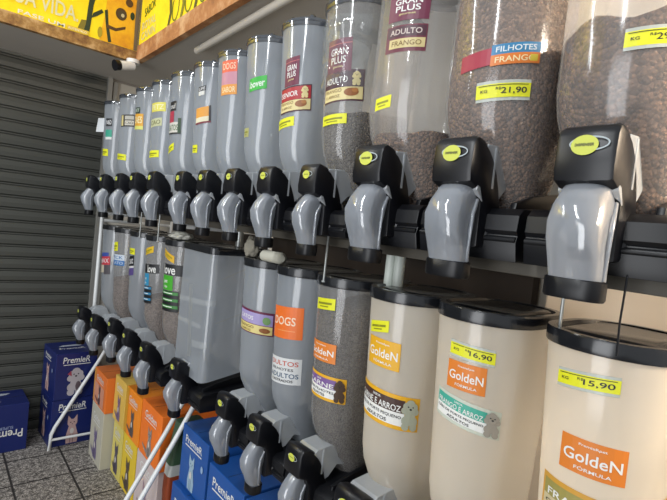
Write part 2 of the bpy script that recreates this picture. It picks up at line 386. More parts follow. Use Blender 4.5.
def build_dispenser(label, group, X, Y, zref, k, zt, half=.14, fb=.045, kind='frosted', upper=True, tp=.07, tb=-.030, fill=None, kname=None, decals=(), ks=1.0, pour=None, depth=.40, film=None):
    """X hood face, Y centre, zref layout height of the tray foot origin, k size factor, zt top of canister (layout)"""
    root = thing('food_dispenser', label, 'dispenser', P(X, Y, zref), 0, group)
    base = (k, half, fb, zt-zref, kind, depth, tp)
    U = S
    bmat = {'frosted': BODY, 'clear': BODYC, 'milky': BODYG, 'square': BODY}[kind]
    Zt = (zt - zref)*U
    zk = lambda z: z*k*U
    a = half*U
    r = (.045*U if kind == 'square' else a*.97)
    x0 = fb*U; x1 = (fb+depth)*U
    if kind == 'square':
        lev = [(.19, .0, 0.0, 1.0), (.25, .0, 0.0, 1.0)]
        def ring(z, grow=0.0, f=None):
            return rounded(x0-grow, x1+grow, -a-grow, a+grow, r, z, 7)
        def body(bm):
            lo = ring(zk(.13)); 
            for p in lo: p.z += (p.x-x0)/(x1-x0)*.05
            loft(bm, [lo, ring(zk(.28)), ring(Zt)], cap0=True, cap1=False)
    # tapering foot of a normal canister
    TP = [(.045, .15, .30, .60, .080), (.12, .10, .35, .74, .10), (.20, .048, .385, .88, .12), (.27, .012, depth-.004, .97, .135), (.32, 0, depth, 1.0, half*.97)]
    def prof_at(z):                                  # z in k*U metres -> (front, back, halfwidth, radius)
        zl = zk(.32); sh = max(0.0, tp*(Zt-max(z, zl)))                 # walls draw in slightly towards the foot
        if kind == 'square': return (x0, x1, a, r)
        q = [(zk(t_[0]), t_[1], t_[2], t_[3]) for t_ in TP]
        if z <= q[0][0]: v = q[0][1:]
        elif z >= q[-1][0]: v = q[-1][1:]
        else:
            for A, B in zip(q, q[1:]):
                if z <= B[0]:
                    f = (z-A[0])/(B[0]-A[0]); v = tuple(A[i]+(B[i]-A[i])*f for i in range(1, 4)); break
        h_ = (a-sh)*v[2]
        return (x0 + sh*.6 + v[0]*U, x0 + v[1]*U, h_, h_*.97)
    if kind != 'square':
        def body(bm):
            rings = []
            for z in [zk(t_[0]) for t_ in TP] + [Zt]:
                f, b, h_, rr = prof_at(z); rings.append(rounded(f, b, -h_, h_, rr, z, 7))
            loft(bm, rings, cap0=True, cap1=False)
    part('canister_body', ('body',)+base, body, bmat, root, smooth=35)
    # throat chute between canister and hood
    hw = (.051 if k == 1 else .055)*k*U
    def throat(bm):
        o_ = max(0, fb-.045)*.6
        pf = [(.03, .10), (.03, .188), (.06, .208), (.125, .214), (.150, .205), (.168, .158), (.205, .128), (.20, .118), (.165, .128), (.125, .088), (.06, .07)]
        extrude_profile(bm, [((x*k+o_)*U, z*k*U) for x, z in pf], -hw, hw, bevel=.002)
        for q_ in (-1, 1):                           # moulded border strips on the chute cheeks
            add_box(bm, (.085*k+o_)*U, q_*hw-.0015, .11*k*U, (.092*k+o_)*U, q_*hw+.0015, .205*k*U)
    part('throat_chute', ('throat', k, fb, kind), throat, THROAT, root)
    # hood
    hy = (.052 if k == 1 else .056)*k*U
    def hood(bm):
        pr_ = [(0.0, .115), (-.004, .14), (0.0, .198), (.007, .214), (.020, .220)]
        pr_ += [(.045, .214), (.070, .200), (.093, .177), (.112, .148), (.127, .114), (.138, .078), (.146, .042)]
        pr_ += [(.151, .0), (.154, -.028), (.052, -.03), (.05, .07), (.035, .10)]
        extrude_profile(bm, [(x*k*U, z*k*U) for x, z in pr_], -hy, hy, bevel=.008*k)
    h = part('hood', ('hood', k), hood, BLACK, root, smooth=40)
    def collar(bm):
        tube(bm, [(.108*k*U, -hy+.002, .0), (.108*k*U, -hy-.004, .0)], [.030*k*U, .026*k*U], 18)
    part('pivot_boss', ('boss', k), collar, BLACK, root, smooth=40)
    # badge
    b_ = Print()
    b_.ring(.006, .001, .027, .0105, .0022, pc('b4c0c4'), n=28); b_.ell(0, -.001, .0185, .0140, YEL, n=22)
    b_.rect(-.012, -.002, .012, .001, pc('8a8d3a')) 
    if k > 1: b_.text('DISPENSER', 0, -.0005, .0045, pc('5c6030'), width=.026)
    bs = k*U/.7*(.92 if k > 1 else .72)
    key = ('badge', k)
    if key in CACHE:
        o = CACHE[key].copy(); o.parent = root; C.objects.link(o)
    else:
        o = print_obj('badge', b_, lambda s, z, of: Vector((-.004*k*U-of, -s*bs, .180*k*U + z*bs)), root, lift=.0008); CACHE[key] = o
    # spout
    wy = (.037 if k == 1 else .051)*k*U
    def spout(bm):
        rings = []
        for z, xf, xb, wf, ex in ((.155, .050, .088, .62, 0), (.128, .028, .090, .76, 0), (.100, -.002, .088, .87, 0), (.070, -.026, .078, .94, 0), (.038, -.040, .066, .97, 0), (.005, -.034, .057, .96, 0), (-.035, -.013, .055, .95, 0), (-.07, .002, .056, .92, 0)):
            c_ = (xf+xb)/2; hx = (xb-xf)/2; ring_ = []
            for j in range(24):
                t_ = 2*math.pi*j/24; cs, sn = math.cos(t_), math.sin(t_); e_ = .72
                ring_.append(Vector(((c_ + hx*math.copysign(abs(cs)**e_, cs))*k*U, wy*wf*math.copysign(abs(sn)**e_, sn), z*k*U)))
            rings.append(ring_)
        loft(bm, rings, cap0=False, cap1=False)
        # moulded ridges down the sides
        for sy in (-1, 1):
            tube(bm, [((.052*k)*U, sy*wy*.90, .085*k*U), (.026*k)*U and ((.030*k)*U, sy*wy*1.03, .045*k*U), (.026*k*U, sy*wy*1.02, .0*k*U), (.034*k*U, sy*wy*.95, -.065*k*U)], .0032*k, 8)
    part('spout', ('spout', k), spout, SPOUT, root, smooth=60)
    def ringm(bm):
        rings = []
        for z, g in ((-.066, 1.10), (-.068, 1.16), (-.1, 1.16), (-.105, 1.10), (-.105, .94), (-.07, .94)):
            rings.append([Vector(((.031 + .0275*g*math.copysign(abs(math.cos(t_))**.75, math.cos(t_)))*k*U, wy*.93*g*math.copysign(abs(math.sin(t_))**.75, math.sin(t_)), z*k*U)) for t_ in [2*math.pi*j/28 for j in range(28)]])
        R = loft(bm, rings, cap0=False, cap1=False)
        for j in range(28): bm.faces.new((R[-1][j], R[-1][(j+1) % 28], R[0][(j+1) % 28], R[0][j]))
        bmesh.ops.recalc_face_normals(bm, faces=bm.faces)
    part('spout_ring', ('ring', k), ringm, BLACK_TRAY, root, smooth=40)
    # tray / foot
    ty = (half+.001)*U
    def tray(bm):
        p_ = [(.09, tb), (.080, -.012), (.085, .005), (.078, .015), (.082, .050), (.10, .066), (.16, .072), (.30, .085), (.44, .10), (.46, .08), (.46, tb)]
        extrude_profile(bm, [(x*k*U, z*k*U) for x, z in p_], -ty, ty, bevel=.003)
        for sy in (-1, 1):                           # cradle ribs under the canister
            extrude_profile(bm, [(x*k*U, z*k*U) for x, z in ((.105, .02), (.12, .082), (.20, .105), (.34, .13), (.44, .14), (.44, .03))], sy*ty*.72-.006, sy*ty*.72+.006, bevel=.002)
        tube(bm, [(.085*k*U, -ty*.98, -.005*k*U), (.085*k*U, ty*.98, -.005*k*U)], .006, 12)
    part('tray', ('tray', k, half, kind, tb), tray, BLACK_TRAY, root, smooth=35)
    # lid
    g = .005*U
    if upper:
        def lid(bm):
            loft(bm, [rounded(x0-q, x1+q, -a-q, a+q, r+q, z, 7) for q, z in ((.001, Zt-.012), (g*.7, Zt-.011), (g*.9, Zt-.002), (g*1.25, Zt-.001), (g*1.25, Zt+.006), (g*.8, Zt+.008), (-.02, Zt+.009))], cap0=False)
        l = part('lid', ('lid',)+base, lid, SMOKE, root, smooth=40)
        for q, (kx, ky) in enumerate(((x0+.02, a*.1), (x0+.04, -a*.55), (x0+.035, a*.72), (x0+.10, -a*.8))):
            part('lid_peg', ('peg', q, half, fb), lambda bm, kx=kx, ky=ky: tube(bm, [(kx, ky, Zt+.005), (kx, ky, Zt+.016), (kx, ky, Zt+.019)], [.009, .009, .006], 14), SMOKE, l, smooth=50)
    else:
        def lid(bm):
            loft(bm, [rounded(x0-q, x1+q, -a-q, a+q, r+q, z, 7) for q, z in ((.001, Zt-.002), (g*1.0, Zt-.002), (g*1.25, Zt+.003), (g*1.25, Zt+.020), (g*.9, Zt+.024), (-.010, Zt+.024), (-.014, Zt+.018), (-.03, Zt+.018))], cap0=False)
            loft(bm, [rounded(x0+.04+q, x1-.03-q, -a+.03+q, a-.03-q, .03, z, 5) for q, z in ((0, Zt+.016), (.0, Zt+.020), (.006, Zt+.023))])
        l = part('lid', ('lid',)+base, lid, LIDM, root, smooth=40)
    # printed labels wrapped on the canister front
    def surf(s, z, of):
        x0, _, a, r = prof_at(z); L = a - r; arc = math.pi/2*r
        sg = 1 if s >= 0 else -1; q = abs(s)
        if q <= L: return Vector((x0-of, -s, z))
        if q <= L+arc:
            t_ = (q-L)/r; return Vector((x0 + r - (r+of)*math.cos(t_), -sg*(L + (r+of)*math.sin(t_)), z))
        return Vector((x0+r+(q-L-arc), -sg*(a+of), z))
    for nm, pr_, lab in decals:
        print_obj(nm, pr_, lambda s, z, of: surf(s, z-(H+zref*S), of), root, step=.012, label=lab)
    if film:
        FM = plastic('stretch_film', 'e6f0ee', see=.93, rough=.08, trans=.3, gloss=.05, wave=2.0)
        def sleeve(bm):
            rings = []; n_ = 14
            for j in range(n_+1):
                z = (film[0] + (film[1]-film[0])*j/n_ - zref)*U; f, b, h_, rr = prof_at(z); e_ = .005 + .0012*math.sin(j*2.1)
                rg = rounded(f-e_, b+e_, -h_-e_, h_+e_, rr, z, 7)
                for q_, p_ in enumerate(rg): p_.x -= .0012*math.sin(q_*1.7+j); p_.z += .004*math.sin(q_*.9)*(j in (0, n_))
                rings.append(rg)
            loft(bm, rings, cap0=False, cap1=False)
        part('stretch_film', None, sleeve, FM, root, smooth=60)
    # food inside (a separate heap resting in the canister)
    if fill is not None:
        fz = (fill - zref)*U; ins = .004
        def heap(bm):
            zs = [zk(t_[0])+.004 for t_ in TP if zk(t_[0])+.01 < fz] 
            zs += [fz]
            rings = []
            for z in zs:
                f, b, h_, rr = prof_at(z); rings.append(rounded(f+ins, b-ins, -h_+ins, h_-ins, max(rr-ins, .01), z, 7))
            for p in rings[-1]: p.z += .12*(p.x-x0)*(1 if upper else .5) + .008*math.sin(p.y*60) 
            R = loft(bm, rings, cap1=False)
            f, b, h_, rr = prof_at(fz); c_ = Vector(((f+b)/2, 0, fz+.035)); cv = bm.verts.new(c_); n_ = len(R[-1])
            for j in range(n_): bm.faces.new((R[-1][j], R[-1][(j+1) % n_], cv))
            bmesh.ops.recalc_face_normals(bm, faces=bm.faces)
        bm = bmesh.new(); heap(bm); o = mesh_obj('dry_pet_food', bm, kname, None)
        o.location = P(X, Y, zref); tag(o, pour, 'pet food', kind='stuff')
    return root

# ---- labels -------------------------------------------------------
def zz(z): return H + z*S           # layout height -> metres
def price(s0, s1, z, h, sl=0.0, txt=None, m=None):
    """yellow price tag, with its clear sleeve when it carries a readable price"""
    p = Print(); m = m or TAG; wd = .066; hh = .022
    if txt: p.rect(-wd/2, -hh/2-.005, wd/2, hh/2+.005, pc('c4c8c0', .25))
    p.rect(-wd/2, -hh/2, wd/2, hh/2, m)
    if txt:
        p.text('R$', -wd*.08, .003, hh*.22, INK); p.text(txt, wd*.20, -hh*.05, hh*.50, INK, width=wd*.46)
        p.text('KG', -wd*.34, 0, hh*.22, INK); p.rect(-wd*.45, hh*.36, wd*.45, hh*.41, INK)
    else:
        p.rect(-wd*.38, -hh*.05, wd*.36, hh*.14, pc('8d8f20')); p.rect(-wd*.25, -hh*.28, wd*.2, -hh*.18, pc('8d8f20'))
    return ('price_tag', p.fit(s0, s1, z, h*(1.35 if txt else 1), sl), None)
def dog(p, s, z, h, m, eye=INK):
    """a small sitting curly dog"""
    for a_, b_, r_ in ((-.13, .12, .12), (.13, .12, .12), (-.1, .3, .16), (.1, .3, .16), (0, .45, .17), (-.17, .62, .11), (.17, .62, .11), (-.1, .76, .13), (.1, .76, .13), (0, .84, .14), (0, .68, .14)):
        p.ell(s+a_*h, z+b_*h, r_*h, r_*h, m, 14)
    for q in (-.07, .07): p.ell(s+q*h, z+h*.76, h*.024, h*.024, eye, 8)
    p.ell(s, z+h*.69, h*.04, h*.03, eye, 10)
def golden(pos, main):
    p = Print(); w_, h_ = .08, .062; p.rect(-w_/2, -h_/2, w_/2, h_/2, main); p.text('PremieRpet', 0, h_*.33, h_*.09, WHITE, width=w_*.42)
    p.text('GoldeN', 0, 0, h_*.32, WHITE, width=w_*.88); p.text('FÓRMULA', .002, -h_*.32, h_*.12, WHITE, width=w_*.55)
    return ('brand_label', p.fit(*pos), None)
def flavour(pos, band, names, border, dogc, foot=None):
    q = Print(); lw, lh = .16, .07
    q.rect(-lw/2, -lh/2, lw/2, lh/2, border); q.rect(-lw/2+.003, 0, lw*.30, lh/2-lh*.12, band); q.rect(-lw/2+.003, -lh/2+lh*.12, lw*.30, 0, foot or WHITE)
    q.text('SABOR', -lw*.10, lh*.30, lh*.07, WHITE); q.text(names[0], -lw*.10, lh*.12, lh*.18, WHITE, width=lw*.70)
    q.text(names[1], -lw*.10, -lh*.12, lh*.12, INK, width=lw*.72); q.text(names[2], -lw*.10, -lh*.29, lh*.10, INK, width=lw*.34)
    if dogc: dog(q, lw*.37, -lh*.47, lh*.94, dogc)
    return ('flavour_label', q.fit(*pos), None)
GRAN = pc('6f2340'); GRAN2 = pc('4a2030'); CRM = pc('e8d79a')
def gran(pos):
    p = Print(); w_, h_ = .05, .06; p.rect(-w_/2, -h_/2, w_/2, h_/2, GRAN); p.rect(-w_/2, h_*.34, w_/2, h_*.36, pc('c96a6a'))
    p.text('GRAN', 0, h_*.14, h_*.20, WHITE, width=w_*.66); p.text('PLUS', 0, -h_*.10, h_*.20, WHITE, width=w_*.60); p.text('gourmet', 0, -h_*.30, h_*.08, CRM, width=w_*.4)
    return ('brand_label', p.fit(*pos), None)
def gran_flavour(pos, top, word):
    w2, h2 = .08, .06; q = Print(); q.rect(-w2/2, -h2/2, w2/2, h2/2, GRAN2); q.rect(-w2/2+.002, -.002, w2/2-.002, h2/2-.003, top); q.text(word, -w2*.16, h2*.2, h2*.20, WHITE, width=w2*.58)
    q.rect(-w2/2+.002, -h2/2+.003, w2/2-.002, -.003, CRM); q.text('FRANGO', -w2*.22, -h2*.14, h2*.11, pc('7a5a20')); q.text('E ARROZ', -w2*.22, -h2*.32, h2*.09, pc('7a5a20'))
    q.ell(w2*.22, -h2*.22, w2*.16, h2*.13, pc('9a5f30')); q.ell(w2*.30, -h2*.16, w2*.07, h2*.07, pc('b87a40')); dog(q, w2*.32, -h2*.02, h2*.46, CRM)
    return ('flavour_label', q.fit(*pos), None)
def patchy(pos, spec, name='brand_label'):
    """label made of printed blocks; rows of (s0,z0,s1,z1,colour[,text,textcolour]) in its own units"""
    p = Print()
    for r in spec:
        p.rect(r[0], r[1], r[2], r[3], pc(r[4]))
        if len(r) > 5: p.text(r[5], (r[0]+r[2])/2, (r[1]+r[3])/2, (r[3]-r[1])*.55, pc(r[6]), width=(r[2]-r[0])*.82)
    return (name, p.fit(*pos), None)

KB = kibble_mat('brown_kibble', '6b4733', 'b98f70', 150)
KB2 = kibble_mat('dark_brown_kibble', '5e3d2a', 'aa8062', 125)
KG = kibble_mat('grey_brown_kibble', '554b41', '9a9082', 190)
KG2 = kibble_mat('fine_dark_kibble', '4c433b', '8c8176', 260)
KP = kibble_mat('pinkish_kibble', '7e6658', 'bca598', 220)

# ---- upper row, near rack (eight) --------------------------------
GU = 'food dispensers on the upper shelf'; GL = 'food dispensers on the lower shelf'
K = 1.11
build_dispenser('large upper dispenser nearest the camera, brown kibble filling two thirds, yellow tag', GU, 1.0, .416, .0246, K, .86, tp=0.0, tb=-.0535, half=.152, kind='clear', fill=.50, kname=KB2,
    pour='brown kibble filling the nearest upper canister about two thirds', decals=[price(0.0203, 0.1008, zz(0.446), 0.0232, 0.0056, '29,90')])
build_dispenser('large upper dispenser full of kibble, label in red, blue and orange, tag 21,90', GU, 1.0, .738, .0246, K, .86, tp=0.0, tb=-.0535, half=.150, kind='clear', fill=.84, kname=KB,
    pour='brown kibble filling the upper canister with the 21,90 tag to the top',
    decals=[patchy((-0.0287, 0.1134, zz(0.476), 0.0365, 0.0161), [(-.085, -.017, -.030, .015, 'a8203c'), (-.030, .0, .046, .019, '2f7fae', 'FILHOTES', 'dfe9ee'), (-.030, -.020, .046, .0, 'e07b2c', 'FRANGO', 'f4e3b0'), (.030, -.016, .042, -.004, 'd8c23a')]), price(0.0112, 0.1036, zz(0.389), 0.0260, 0.0070, '21,90')])
build_dispenser('large upper dispenser with tall maroon label at top and little kibble at bottom', GU, 1.0, 1.05, .0246, K, .86, tp=0.0, tb=-.0535, half=.148, kind='clear', fill=.305, kname=KB,
    pour='brown kibble at the bottom of the canister third from the near end',
    decals=[gran((-0.0124, 0.0817, zz(.69), .062)), patchy((-0.0124, 0.0817, zz(.592), .056), [(-.036, -.030, .036, .027, '6a1f36'), (-.034, .002, .034, .024, '4a2030', 'ADULTO', 'd8c8c0'), (-.028, -.022, .034, -.002, 'd9c68a', 'FRANGO', '7a5a20')], name='flavour_label'), price(-0.0273, 0.0189, zz(0.403), 0.0264, 0.0049)])
build_dispenser('upper dispenser with two maroon labels wrapped in clear film and grey kibble below', GU, 1.0, 1.345, 0, 1.0, .80, tp=.10, half=.137, film=(.50, .745), kind='clear', fill=.405, kname=KG,
    pour='grey brown kibble in the upper canister under the two maroon labels',
    decals=[gran((-0.0154, 0.0567, zz(0.603), 0.0853, 0.0056)), gran_flavour((-0.0217, 0.0910, zz(0.502), 0.0745, 0.0119), pc('4a2838'), 'ADULTO'), price(-0.0280, 0.0518, zz(0.387), 0.0244, 0.0063)])
build_dispenser('upper dispenser with maroon label over a red one, nearly empty', GU, 1.0, 1.632, 0, 1.0, .795, tp=.10, half=.137,
    decals=[gran((-0.0035, 0.0469, zz(0.602), 0.0772, 0.0077)), gran_flavour((-0.0189, 0.0840, zz(0.496), 0.0706, 0.0147), pc('b4262e'), 'SENIOR'), price(-0.0399, 0.0378, zz(0.402), 0.0264, 0.0112)])
build_dispenser('upper dispenser with a single small bright green label', GU, 1.0, 1.92, 0, 1.0, .795, tp=.10, half=.136,
    decals=[patchy((0.0000, 0.0665, zz(0.601), 0.0395, 0.0112), [(-.036, -.020, .032, .020, '2fb43a', 'bover', 'f2f6f0')]), price(-0.0343, 0.0070, zz(0.390), 0.0281, -0.0007, m=pc('b9b878'))])
build_dispenser('upper dispenser with orange and pink stacked label', GU, 1.0, 2.207, 0, 1.0, .795, tp=.10, half=.134,
    decals=[patchy((0.0091, 0.0721, zz(0.674), 0.1141, 0.0056), [(-.030, .016, .026, .05, 'e8623c', 'DOGS', 'f6d0b0'), (-.030, -.020, .026, .016, 'c98a9a'), (-.030, -.050, .026, -.020, 'e89a3c', 'SABOR', 'f6e0b0')])])
build_dispenser('upper dispenser with black, white and orange label patches, below the hanging tube end', GU, 1.0, 2.492, 0, 1.0, .795, tp=.10, half=.133,
    decals=[patchy((0.0196, 0.0532, zz(0.653), 0.0331, 0.0063), [(-.02, .0, .02, .014, '2a2a2e', 'LIFE', 'e0e0e0'), (-.018, -.012, .014, .0, 'd8d8d4')]), patchy((0.0091, 0.0742, zz(0.527), 0.0622, 0.0133), [(-.036, -.012, .026, .020, 'e9a23a'), (-.036, -.028, .020, -.012, 'e8e0c0'), (.02, -.03, .028, .022, '2a2a2e'), (-.036, -.034, .028, -.028, '7a2030')], name='flavour_label'), price(-0.0140, 0.0224, zz(0.348), 0.0297, 0.0000)])
# ---- upper row, far rack (five) ----------------------------------
XB = .96
build_dispenser('upper dispenser with black, red and white label, first beyond the rack joint', GU, XB, 2.81, 0, 1.0, .80, half=.150, fb=.085,
    decals=[patchy((-0.0343, 0.0588, zz(0.546), 0.1341, 0.0014), [(-.022, .025, .018, .062, '26262c', 'soul', 'd8d8d8'), (-.022, -.02, .010, .024, 'b83a50'), (-.026, -.062, .034, -.02, 'd9d5cc', 'GATOS', '3a6a3a'), (-.026, -.066, .038, -.060, '2a2a2a'), (.028, -.062, .038, -.005, '2f4a30')]), price(-0.0308, 0.0266, zz(0.367), 0.0289, .018)])
build_dispenser('upper dispenser with pale yellow label and tag, second beyond the rack joint', GU, XB, 3.14, 0, 1.0, .805, half=.140, fb=.085,
    decals=[patchy((-0.0105, 0.0791, zz(0.647), 0.0396, 0.0042), [(-.040, -.022, .036, .022, 'e6dc5c', 'PETZ', 'f6f2c0')]), patchy((-0.0154, 0.0637, zz(0.550), 0.0353, 0.0091), [(-.036, -.018, .030, .014, 'c9cba0', 'CAO', '6a6a3a')], name='flavour_label'), price(-0.0259, 0.0546, zz(0.351), 0.0310, 0.0042)])
build_dispenser('upper dispenser with small black and orange label, middle one of far rack', GU, XB, 3.46, 0, 1.0, .81, half=.138, fb=.085,
    decals=[patchy((-0.0273, 0.0553, zz(0.610), 0.1056, -0.0035), [(-.020, .035, .012, .065, '2a3a30', 'VET', 'd0e0d0'), (-.024, -.025, .026, .034, 'e0a53a', 'CAES', 'f8f0c0'), (-.024, -.042, .026, -.025, 'dfe07a')])])
build_dispenser('upper dispenser with black and cream horizontal label, second from shutter', GU, XB, 3.85, 0, 1.0, .82, half=.138, fb=.085,
    decals=[patchy((0.0217, 0.1001, zz(0.635), 0.0619, 0.0056), [(-.045, -.036, .060, .036, '2e2a26'), (-.040, -.030, -.022, .032, 'd9c98a'), (-.008, -.028, .057, .0, 'cfcabb', 'CAO', '3a3a3a'), (-.008, .006, .057, .028, 'b8b4a8')]), price(-0.0217, 0.0616, zz(0.365), 0.0312, -0.0070)])
build_dispenser('upper dispenser with black and teal label, farthest, beside the shutter', GU, XB, 4.27, 0, 1.0, .825, half=.138, fb=.085,
    decals=[patchy((0.0245, 0.0686, zz(0.609), 0.1188, 0.0014), [(-.026, .010, .026, .050, '24262a', 'N&D', 'e6e6e6'), (-.026, -.045, .026, -.008, '3aa58a'), (-.026, -.058, .026, -.045, 'e6e9e4')]), price(-0.0203, 0.0476, zz(0.420), 0.0398, -0.0042)])

# ---- lower row, near rack ----------------------------------------
XL = 1.07; FB = .075; ZLG = -1.085; ZL = -1.04; LT = -.215
OR = pc('e8842c'); YO = pc('f0b41e')
build_dispenser('large milky lower dispenser nearest the camera, tag 15,90, orange brand label below', GL, XL, .405, ZLG, K, LT, half=.150, fb=FB, kind='milky', upper=False,
    decals=[price(-0.0518, 0.0455, zz(-0.284), 0.0232, 0.0091, '15,90'), golden((-0.0301, 0.0672, zz(-0.456), 0.0581, -0.0007), OR), flavour((-0.0616, 0.2457, zz(-0.595), 0.0700, -0.0189), pc('a59a52'), ('FRANGO E CARNE', 'CÃES DE PORTE MÉDIO', 'ADULTOS'), pc('dba23a'), None, pc('d9c9a0'))])
build_dispenser('large milky lower dispenser with tag 16,90 and teal flavour label with poodle', GL, XL, .748, ZLG, K, LT, half=.146, fb=FB, kind='milky', upper=False,
    decals=[price(-0.0189, 0.0721, zz(-0.302), 0.0247, -0.0056, '16,90'), golden((-0.0203, 0.0595, zz(-0.373), 0.0553, -0.0021), OR), flavour((-0.0441, 0.0952, zz(-0.478), 0.0560, -0.0217), pc('49b39c'), ('FRANGO E ARROZ', 'CÃES DE PORTE PEQUENO', 'ADULTOS'), pc('cfd6c6'), pc('a39c90'))])
build_dispenser('large milky lower dispenser with yellow bordered brown flavour label and poodle', GL, XL, 1.045, ZLG, K, LT, half=.144, fb=FB, kind='milky', upper=False,
    decals=[price(-.045, .0196, zz(-.306), .0272, .011), golden((-0.0420, 0.0525, zz(-0.390), 0.0650, -0.0035), YO), flavour((-0.0686, 0.1071, zz(-0.567), 0.0806, -0.0161), pc('4c332c'), ('CARNE E ARROZ', 'CÃES DE PORTE PEQUENO', 'ADULTOS'), YO, pc('aeb3a0'))])
build_dispenser('lower dispenser full of fine dark kibble, orange label, purple label with brown dog', GL, XL, 1.345, ZL, 1.0, LT, half=.138, fb=FB, kind='clear', upper=False, fill=-.30, kname=KG2,
    pour='fine dark kibble filling the lower canister with orange and purple labels',
    decals=[price(-.040, .035, zz(-.286), .0300, .007), golden((-0.0588, 0.0469, zz(-0.468), 0.0515, 0.0007), OR), flavour((-0.0546, 0.0805, zz(-0.600), 0.0672, -0.0063), pc('7d5a9c'), ('CARNE', 'CÃES FILHOTES', 'FILHOTES'), YO, pc('4f3a2c'))])
def dogs_label():
    p = Print(); p.rect(-.040, -.038, .040, .038, pc('f0742a')); p.text('DOGS', -.004, .004, .020, pc('fbe0c4'), width=.058); p.rect(-.02, -.02, .025, -.018, pc('f6a060')); return p
def adult_label():
    p = Print(); p.rect(-.040, -.030, .040, .030, pc('dfe1e2')); p.text('DULTOS', .002, .018, .011, pc('c8503a'), width=.064); p.text('FILHOTES', 0, .004, .006, INK, width=.05)
    p.text('ADULTOS', .002, -.010, .011, pc('39597a'), width=.066); p.text('CASTRADOS', 0, -.022, .006, INK, width=.05); return p
build_dispenser('lower dispenser with bright orange label above a white one, nearly empty', GL, XL, 1.632, ZL, 1.0, LT, half=.136, fb=FB, upper=False,
    decals=[('brand_label', dogs_label().fit(-0.0399, 0.0798, zz(-0.416), 0.0954, 0.0077), None), ('flavour_label', adult_label().fit(-0.0462, 0.0833, zz(-0.623), 0.0786, 0.0077), None)])
q = Print(); q.rect(-.060, -.042, .060, .042, pc('6a1f44')); q.rect(-.056, -.006, .056, .034, pc('a99ccf')); q.rect(-.056, -.038, .056, -.008, pc('ead98a')); q.text('GATOS', -.02, .014, .014, WHITE, width=.05)
q.text('FRANGO', -.02, -.018, .010, pc('7a5a20')); q.text('E ARROZ', -.02, -.031, .007, pc('7a5a20')); q.ell(.036, -.024, .014, .009, pc('9a5f30')); q.ell(.040, .012, .010, .014, pc('7fa66a'))
build_dispenser('lower dispenser with lilac and yellow label edged in maroon, nearly empty', GL, XL, 1.92, ZL, 1.0, LT, half=.136, fb=FB, upper=False, decals=[('flavour_label', q.fit(-0.0448, 0.1085, zz(-0.472), 0.0773, -0.0112), None)])
TAPE = plastic('old_tape_residue', 'dfe4e6', see=.74, rough=.3, trans=.3)
def tape():
    p = Print()
    for a0, b0, a1, b1, w_ in ((-.13, -.50, .16, -.47, .020), (-.13, -.62, .10, -.61, .016), (-.02, -.40, .02, -.80, .030), (.17, -.34, .30, -.26, .006), (.16, -.58, .34, -.50, .005), (.04, -.72, .14, -.70, .025)):
        d = Vector((a1-a0, (b1-b0)*S)).normalized(); n_ = Vector((-d.y, d.x))*w_/2; A = Vector((a0, zz(b0))); B = Vector((a1, zz(b1)))
        p.poly([tuple(A-n_), tuple(B-n_), tuple(B+n_), tuple(A+n_)], TAPE)
    return p
build_dispenser('wide square unlabelled translucent lower dispenser covered in tape marks', GL, XL, 2.495, ZL, 1.0, LT+.01, half=.20, fb=FB, kind='square', upper=False, decals=[('tape_residue', tape(), None)])
# ---- lower row, far rack -----------------------------------------
XLB = 1.045; ZLB = -1.055; FB2 = .10
def love(c, c2, tx=-.012):
    p = Print(); p.rect(-.062, .060, .088, .100, pc('17181c')); p.text('love', tx, .080, .034, WHITE, width=.070)
    p.rect(-.062, .004, .014, .058, pc(c)); p.text('pet', -.026, .034, .016, WHITE); p.text('chips', -.026, .016, .012, WHITE)
    p.rect(-.062, -.074, .040, .002, pc('17181c'))
    for k_ in range(3): p.rect(-.060, -.012-.025*k_, .038, -.001-.025*k_, pc(c2)); p.rect(-.04, -.008-.025*k_, .015, -.005-.025*k_, WHITE)
    return p
build_dispenser('lower dispenser with black and green label, brown kibble in bottom half', GL, XLB, 2.93, ZLB, 1.0, LT, half=.142, fb=FB2, kind='clear', upper=False, fill=-.62, kname=KP,
    pour='pinkish brown kibble under the black and green label', decals=[('brand_label', love('46b02c', '3a8a3a').fit(-0.0336, 0.1344, zz(-0.483), 0.2087, 0.0014), None), price(-.0300, .0546, zz(-.282), .0320, -.030, m=pc('e8b832'))])
build_dispenser('lower dispenser with black and blue label, brown kibble in bottom half', GL, XLB, 3.28, ZLB, 1.0, LT, half=.138, fb=FB2, kind='clear', upper=False, fill=-.62, kname=KP,
    pour='pinkish brown kibble under the black and blue label', decals=[('brand_label', love('2f93c0', '2f7fa8', .030).fit(-0.0287, 0.0826, zz(-0.514), 0.1897, 0.0084), None), price(-.0300, .0500, zz(-.29), .0310, .024, m=pc('e8c028'))])
build_dispenser('lower dispenser with black, white and violet label strip, bluish and empty', GL, XLB, 3.63, ZLB, 1.0, LT, half=.136, fb=FB2, upper=False,
    decals=[patchy((-0.0273, 0.0357, zz(-0.439), 0.1021, 0.0119), [(-.030, -.008, .032, .052, '1c1d22', 'cat', 'd8d8d8'), (-.030, -.020, .032, -.008, 'd8d8dc'), (-.030, -.062, .032, -.020, '5a4a88')]), price(-.0300, .0392, zz(-.33), .0320, .0)])
build_dispenser('lower dispenser with blue and white label and kibble half way up', GL, 1.02, 4.01, ZLB-.05, 1.0, LT, half=.136, fb=FB2+.02, kind='clear', upper=False, fill=-.60, kname=KP,
    pour='pinkish kibble under the blue and white label', decals=[patchy((-0.0210, 0.0784, zz(-0.438), 0.0613, 0.0035), [(-.050, .0, .060, .040, 'd9e3ee', 'PICK', '2f6aa8'), (-.050, -.036, .060, .0, '2f72b8', 'GATO', 'd9e3ee')]), price(-0.0259, 0.0329, zz(-0.334), 0.0500, 0.0084)])
